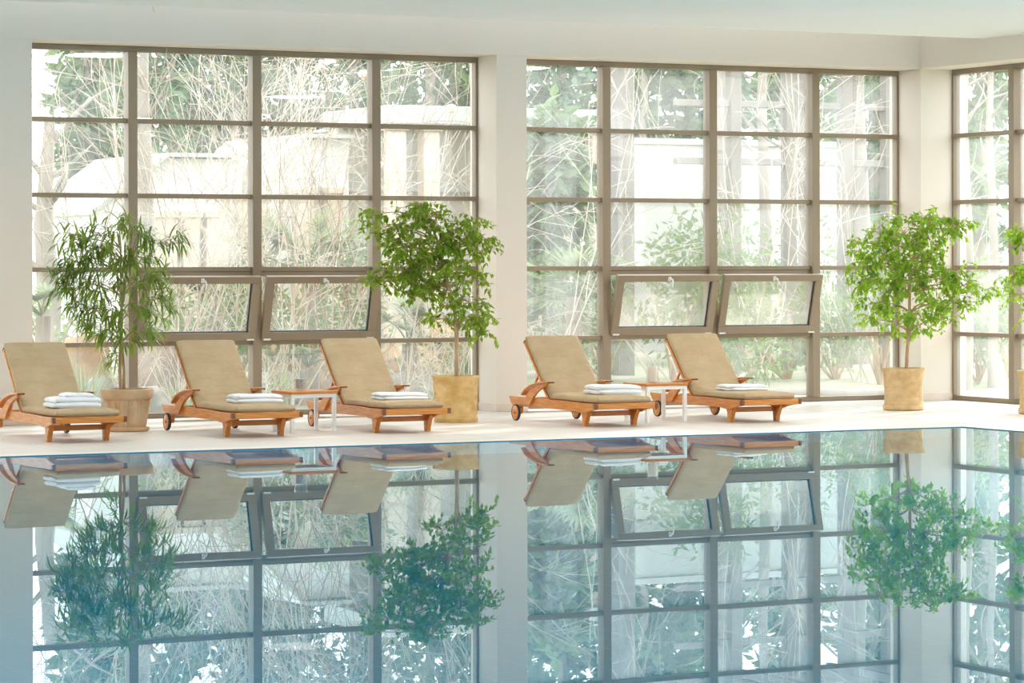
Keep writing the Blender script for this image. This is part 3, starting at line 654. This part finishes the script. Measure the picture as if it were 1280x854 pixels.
for i, a in enumerate([(840, 36.2, 1.7, 2.5, 'big leafy shrub above the third tilted sash', 1500), (700, 37.5, 1.0, 2.2, 'leafy shrub against the tan pillars right of the column', 700), (285, 38.5, .8, 1.7, 'small leafy shrub in front of the tan pillars, left part', 400), (430, 36.8, .9, 2.3, 'leafy shrub beside the tall fan palm', 700), (60, 38, 1.2, 1.2, 'low leafy shrub behind the left edge panes', 400),
                      (930, 41.5, 2.6, 1.6, 'long leafy shrub behind the pergola posts', 900), (1060, 42, 2.4, 2.2, 'leafy shrub behind the last pane before the corner', 800), (1205, 38, 1.0, 1.9, 'leafy shrub behind the left part of the right-hand window', 500), (1262, 36, .9, 2.2, 'leafy shrub beside the right-hand window mullion', 600), (905, 34.8, 1.0, 1.0, 'low olive shrub behind the rightmost lounger back', 500), (985, 36.5, 1.4, 1.3, 'olive shrub behind the foot of the rightmost lounger', 600), (1045, 36.0, 1.1, 1.5, 'olive shrub left of the peach pot', 600), (1100, 35.0, 1.1, 1.8, 'greyish shrub behind the peach pot', 700), (760, 37, 1.0, 1.1, 'low olive shrub behind the candle table', 400), (1222, 35.2, .9, 1.3, 'low shrub behind the bottom right-hand pane', 500), (245, 35.4, 1.8, 1.5, 'olive shrub behind the left tilted sash', 900), (405, 35.6, 1.9, 1.45, 'olive shrub behind the second tilted sash', 900), (575, 35.0, .8, .7, 'low shrub behind the mottled tan pot', 350)]): bush(a[0], a[1], a[2], a[3], 600+i, a[4], a[5])

def boulder(px, y, w, h_, seed, label, m):
    r = random.Random(seed); p = spot(px, y); b = MB(); n, k = 26, 16; vs = []; ph = [r.uniform(0, 6) for _ in range(6)]
    prof = []
    for i in range(k+1):
        a = pi*i/k - pi/2
        for j in range(n):
            t = 2*pi*j/n; rr = cos(a)*(1 + .22*sin(2*t+ph[0]+a) + .14*sin(3*t+ph[1]-2*a) + .08*sin(5*t+ph[2]+3*a)); vs.append((rr*w/2*cos(t), rr*w/2*.8*sin(t), h_*(.42 + .58*sin(a)*(1+.1*sin(3*t+ph[3])))))
    fs = [(i*n+j, i*n+(j+1) % n, (i+1)*n+(j+1) % n, (i+1)*n+j) for i in range(k) for j in range(n)]
    vs = [V(q)*(1 + .30*noise.fractal(V(q)*2.2/max(w, h_)*1.2 + V((seed*3.1, 0, 0)), .9, 2.1, 4)) for q in vs]
    b.add(vs, fs); o = b.build('boulder', m, loc=(p.x, p.y, gz(y)-.01)); return tag(o, label, 'rock', 'rocks in the garden')
for i, a in enumerate([(212, 34.0, .75, .85, 'dark brown rock behind the second lounger', 'rock'), (190, 33.0, .5, .35, 'pale rock beside the dark brown rock', 'paleock'), (345, 34.6, .8, .42, 'pale flat rock left of the clear glass', 'paleock'), (365, 36.5, 1.0, .75, 'ochre rock behind the clear glass', 'ochre'), (440, 35.5, .7, .8, 'ochre rock behind the third lounger', 'ochre'),
                      (500, 36.5, 1.2, .62, 'ochre rock right of the third lounger', 'ochre'), (555, 37.5, .7, .85, 'ochre rock behind the mottled tan pot', 'ochre'), (520, 34.2, .7, .4, 'pale rock behind the third lounger armrest', 'paleock'), (110, 36, .6, .9, 'ochre rock behind the first lounger', 'ochre'), (130, 33.5, .6, .4, 'pale rock left of the ribbed pot', 'paleock'), (430, 33.4, .5, .5, 'brown rock near the third lounger back', 'rock')]): boulder(a[0], a[1], a[2], a[3], 700+i, a[4], a[5])

def tuft(px, y, h_, n, seed, label):
    r = random.Random(seed); p = spot(px, y); b = MB()
    for i in range(n):
        a = r.uniform(0, 2*pi); d = V((cos(a)*r.uniform(.15, .7), sin(a)*r.uniform(.15, .7), 1)).normalized()
        b.blade(V((r.uniform(-.12, .12), r.uniform(-.12, .12), 0)), d, h_*r.uniform(.7, 1.25), .022, r.uniform(.4, 1.4), 4)
    tag(b.build('grass_tuft', 'palm', loc=(p.x, p.y, gz(y)-.02)), label, 'grass', 'grass tufts outside the left window')
for i, a in enumerate([(100, 31.6, .75, 70, 'tall grass tuft outside the window behind the first lounger'), (238, 32.2, .6, 60, 'grass tuft outside the window behind the second lounger'), (345, 32.0, .7, 70, 'grass tuft outside the window left of the clear glass'), (452, 32.3, .6, 60, 'grass tuft outside the window behind the third lounger back'), (560, 32.0, .6, 60, 'grass tuft outside the window beside the mottled tan pot')]): tuft(*a[:4], 900+i, a[4])
# tan-pillared pavilion behind the left window: two white gabled bays and a flat-roofed wing
yp = 42.0; g0 = gz(yp); cx = spot(470, yp).x; X = lambda px: spot(px, yp).x - cx; ZP = lambda px, py: hgt(spot(px, yp), py) - g0
R = empty('garden_pavilion', (cx, yp, g0), label='white pavilion with gabled bays and tan pillars behind the left window', cat='building')
for p0, p1, pe, ya, ye in ((150, 340, 240, 194, 262), (352, 476, 414, 170, 236)):
    x0, x1, xm = X(p0), X(p1), X(pe); za, ze = ZP(pe, ya), ZP(p0, ye)
    b = MB(); b.prism([(x0, 0), (x1, 0), (x1, za), (xm, za), (x0, ze)][::-1], 1.2, 4.2, 'y'); b.build('sloped_wall', 'whitewall', R)
    t = .06; o_ = .10
    b = MB(); b.prism([(x0-o_, ze-.05), (xm, za+.02), (x1, za+.02), (x1, za+.02+t), (xm, za+.02+t), (x0-o_, ze-.05+t)], .95, 4.3, 'y'); b.build('sloped_roof', 'fascia', R)
b = MB(); b.box((X(472)+.02, 1.6, 0), (X(770), 1.9, 3.7)); b.build('rear_wall', 'creamwall', R)
b = MB(); b.box((X(472)+.05, -.3, 3.7), (X(772), 2.2, 3.98)); b.build('flat_roof', 'fascia', R, bevel=.02)
b = MB(); b.box((X(476), 1.45, 2.72), (X(770), 1.6, 2.80)); b.build('wall_rail', 'fascia', R)
for px, py in ((236, 262), (265, 262), (295, 262), (345, 240), (410, 232), (447, 232), (494, 0), (536, 0), (680, 0), (712, 0), (745, 0)):
    w_ = .20 if px == 345 else .13; zt = ZP(px, py) if py else 3.7; q = .95 if py else 0
    b = MB(); b.box((X(px)-w_, q-.13, 0), (X(px)+w_, q+.13, zt-.1)); b.box((X(px)-w_-.04, q-.17, zt-.1), (X(px)+w_+.04, q+.17, zt)); b.build('pillar', 'tanpost', R, bevel=.01)
# grey pergola behind the middle window
yp = 38.5; pxs = (777, 917, 986, 1056, 1110); xs = [spot(p, yp).x for p in pxs]; g0 = gz(yp); cx = sum(xs)/len(xs)
R = empty('pergola', (cx, yp, g0), label='grey post-and-beam pergola behind the middle window', cat='pergola')
for x, w_ in zip(xs, (.14, .09, .09, .09, .09)):
    b = MB(); b.box((x-cx-w_, -w_, 0), (x-cx+w_, w_, 4.6)); b.build('post', 'greypost', R, bevel=.01)
for z in (3.1, 3.95):
    b = MB(); b.box((xs[1]-cx-1.0, -.05, z), (xs[-1]-cx+.4, .05, z+.10)); b.build('beam', 'greypost', R, bevel=.01)
b = MB()
for i in range(9): b.box((xs[1]-cx-.8+i*.55, -.6, 4.6), (xs[1]-cx-.72+i*.55, 1.4, 4.72))
b.build('rafters', 'greypost', R)
# pale garden wall behind the pergola
b = MB(); yw = 44.0; b.box((spot(790, yw).x, yw, gz(yw)-.1), (spot(1050, yw).x, yw+.25, 3.6)); b.box((spot(790, yw).x-.05, yw-.05, 3.6), (spot(1050, yw).x+.05, yw+.3, 3.7))
tag(b.build('garden_wall', 'gardenwall', bevel=.01), 'pale rendered garden wall behind the pergola', 'wall', kind='thing')
# curved stone kerb
b = MB(); pts = []
for i in range(25):
    t = i/24; px = 800 + 330*t; y = 32.0 + 1.2*sin(pi*t) ; pts.append(spot(px, y, GZ+.02))
b.tube(pts, .09, 8); tag(b.build('stone_kerb', 'paleock'), 'curved pale stone kerb outside the middle window', 'kerb', kind='thing')
# pale bare trunks
for i, (px, y, rr, h_, lab) in enumerate([(58, 40, .17, 3.6, 'pale thick tree trunk at the left edge of the window'), (180, 40, .13, 7, 'pale slim tree trunk left of the pavilion pillars'), (905, 41, .12, 7, 'grey tree trunk behind the rightmost lounger back'), (1005, 40, .11, 7, 'grey tree trunk right of the tilted sashes'), (1075, 39.5, .13, 7, 'grey tree trunk behind the last pane before the corner'), (955, 43, .1, 7, 'slim grey tree trunk behind the fourth tilted sash'), (1240, 34.5, .06, 6, 'slim pale tree trunk behind the right-hand window'), (1208, 33.6, .07, 6, 'whitish tree trunk close to the corner post')]):
    p = spot(px, y); R = empty('bare_tree', (p.x, p.y, gz(y)), label=lab, cat='tree'); r = random.Random(800+i)
    b = MB(); b.tube([(0,0,0), (.04, 0, h_*.3), (-.03, .02, h_*.6), (.05, 0, h_)], [rr*1.15, rr, rr*.8, rr*.4], 10); b.build('trunk', 'pale_trunk', R)
    b = MB()
    for k in range(9):
        z = h_*r.uniform(.4, .95); a = r.uniform(0, 6.28); d = V((cos(a), sin(a), .8)).normalized(); b.tube(curve((0,0,z), V((0,0,z))+d*r.uniform(.8, 1.6), rvec(r)*.15, 6), [rr*.3, rr*.25, rr*.2, rr*.15, rr*.1, rr*.05], 5, False)
    b.build('branches', 'pale_trunk', R)

# ------------------------------------------------------------------ light
w = bpy.data.worlds.new('sky'); S.world = w; w.use_nodes = True
bg = w.node_tree.nodes['Background']; bg.inputs[0].default_value = (.94, .985, 1.04, 1); bg.inputs[1].default_value = 2.75
sl = bpy.data.lights.new('sun', 'SUN'); sl.energy = 3.6; sl.angle = radians(2.0); sl.color = (1, .965, .92)
so = bpy.data.objects.new('sun', sl); COL.objects.link(so); el = radians(24); az = V((.87, .5, 0)).normalized()
so.rotation_euler = (-(az*cos(el) + V((0,0,1))*sin(el))).to_track_quat('-Z', 'Y').to_euler(); so.location = (40, 45, 25)
for i in range(4):  # fill lights under the ceiling, added without fixtures to lift and warm the hall
    for j in range(4):
        al = bpy.data.lights.new('ceiling_fill_light', 'AREA'); al.shape = 'DISK'; al.size = .9; al.energy = 62; al.color = (1, .86, .76)
        ao = bpy.data.objects.new('ceiling_fill_light', al); COL.objects.link(ao); ao.location = (1 + i*5.6, 3 + j*7.4, 4.14)

for k in range(6):  # unseen underwater lights added on the side walls to make the basin brighter and bluer
    for (x, rz) in ((PX0+.03, -pi/2), (PX1-.03, pi/2)):
        if k > 4 and x > 10: continue
        al = bpy.data.lights.new('basin_fill_light', 'AREA'); al.shape = 'DISK'; al.size = .4; al.energy = 640; al.color = (.65, .97, .95)
        ao = bpy.data.objects.new('basin_fill_light', al); COL.objects.link(ao); ao.location = (x, PY0+1.5+k*3.4, -.7); ao.rotation_euler = (pi/2, 0, rz)

S.view_settings.view_transform = 'Standard'; S.view_settings.look = 'None'; S.view_settings.exposure = 0.47; S.view_settings.gamma = 1.0; S.view_settings.use_curve_mapping = False
c = S.cycles; c.max_bounces = 10; c.diffuse_bounces = 5; c.glossy_bounces = 5; c.transmission_bounces = 8; c.transparent_max_bounces = 16
c.use_denoising = True; c.sample_clamp_indirect = 6; c.caustics_refractive = True; c.caustics_reflective = False; c.blur_glossy = .5
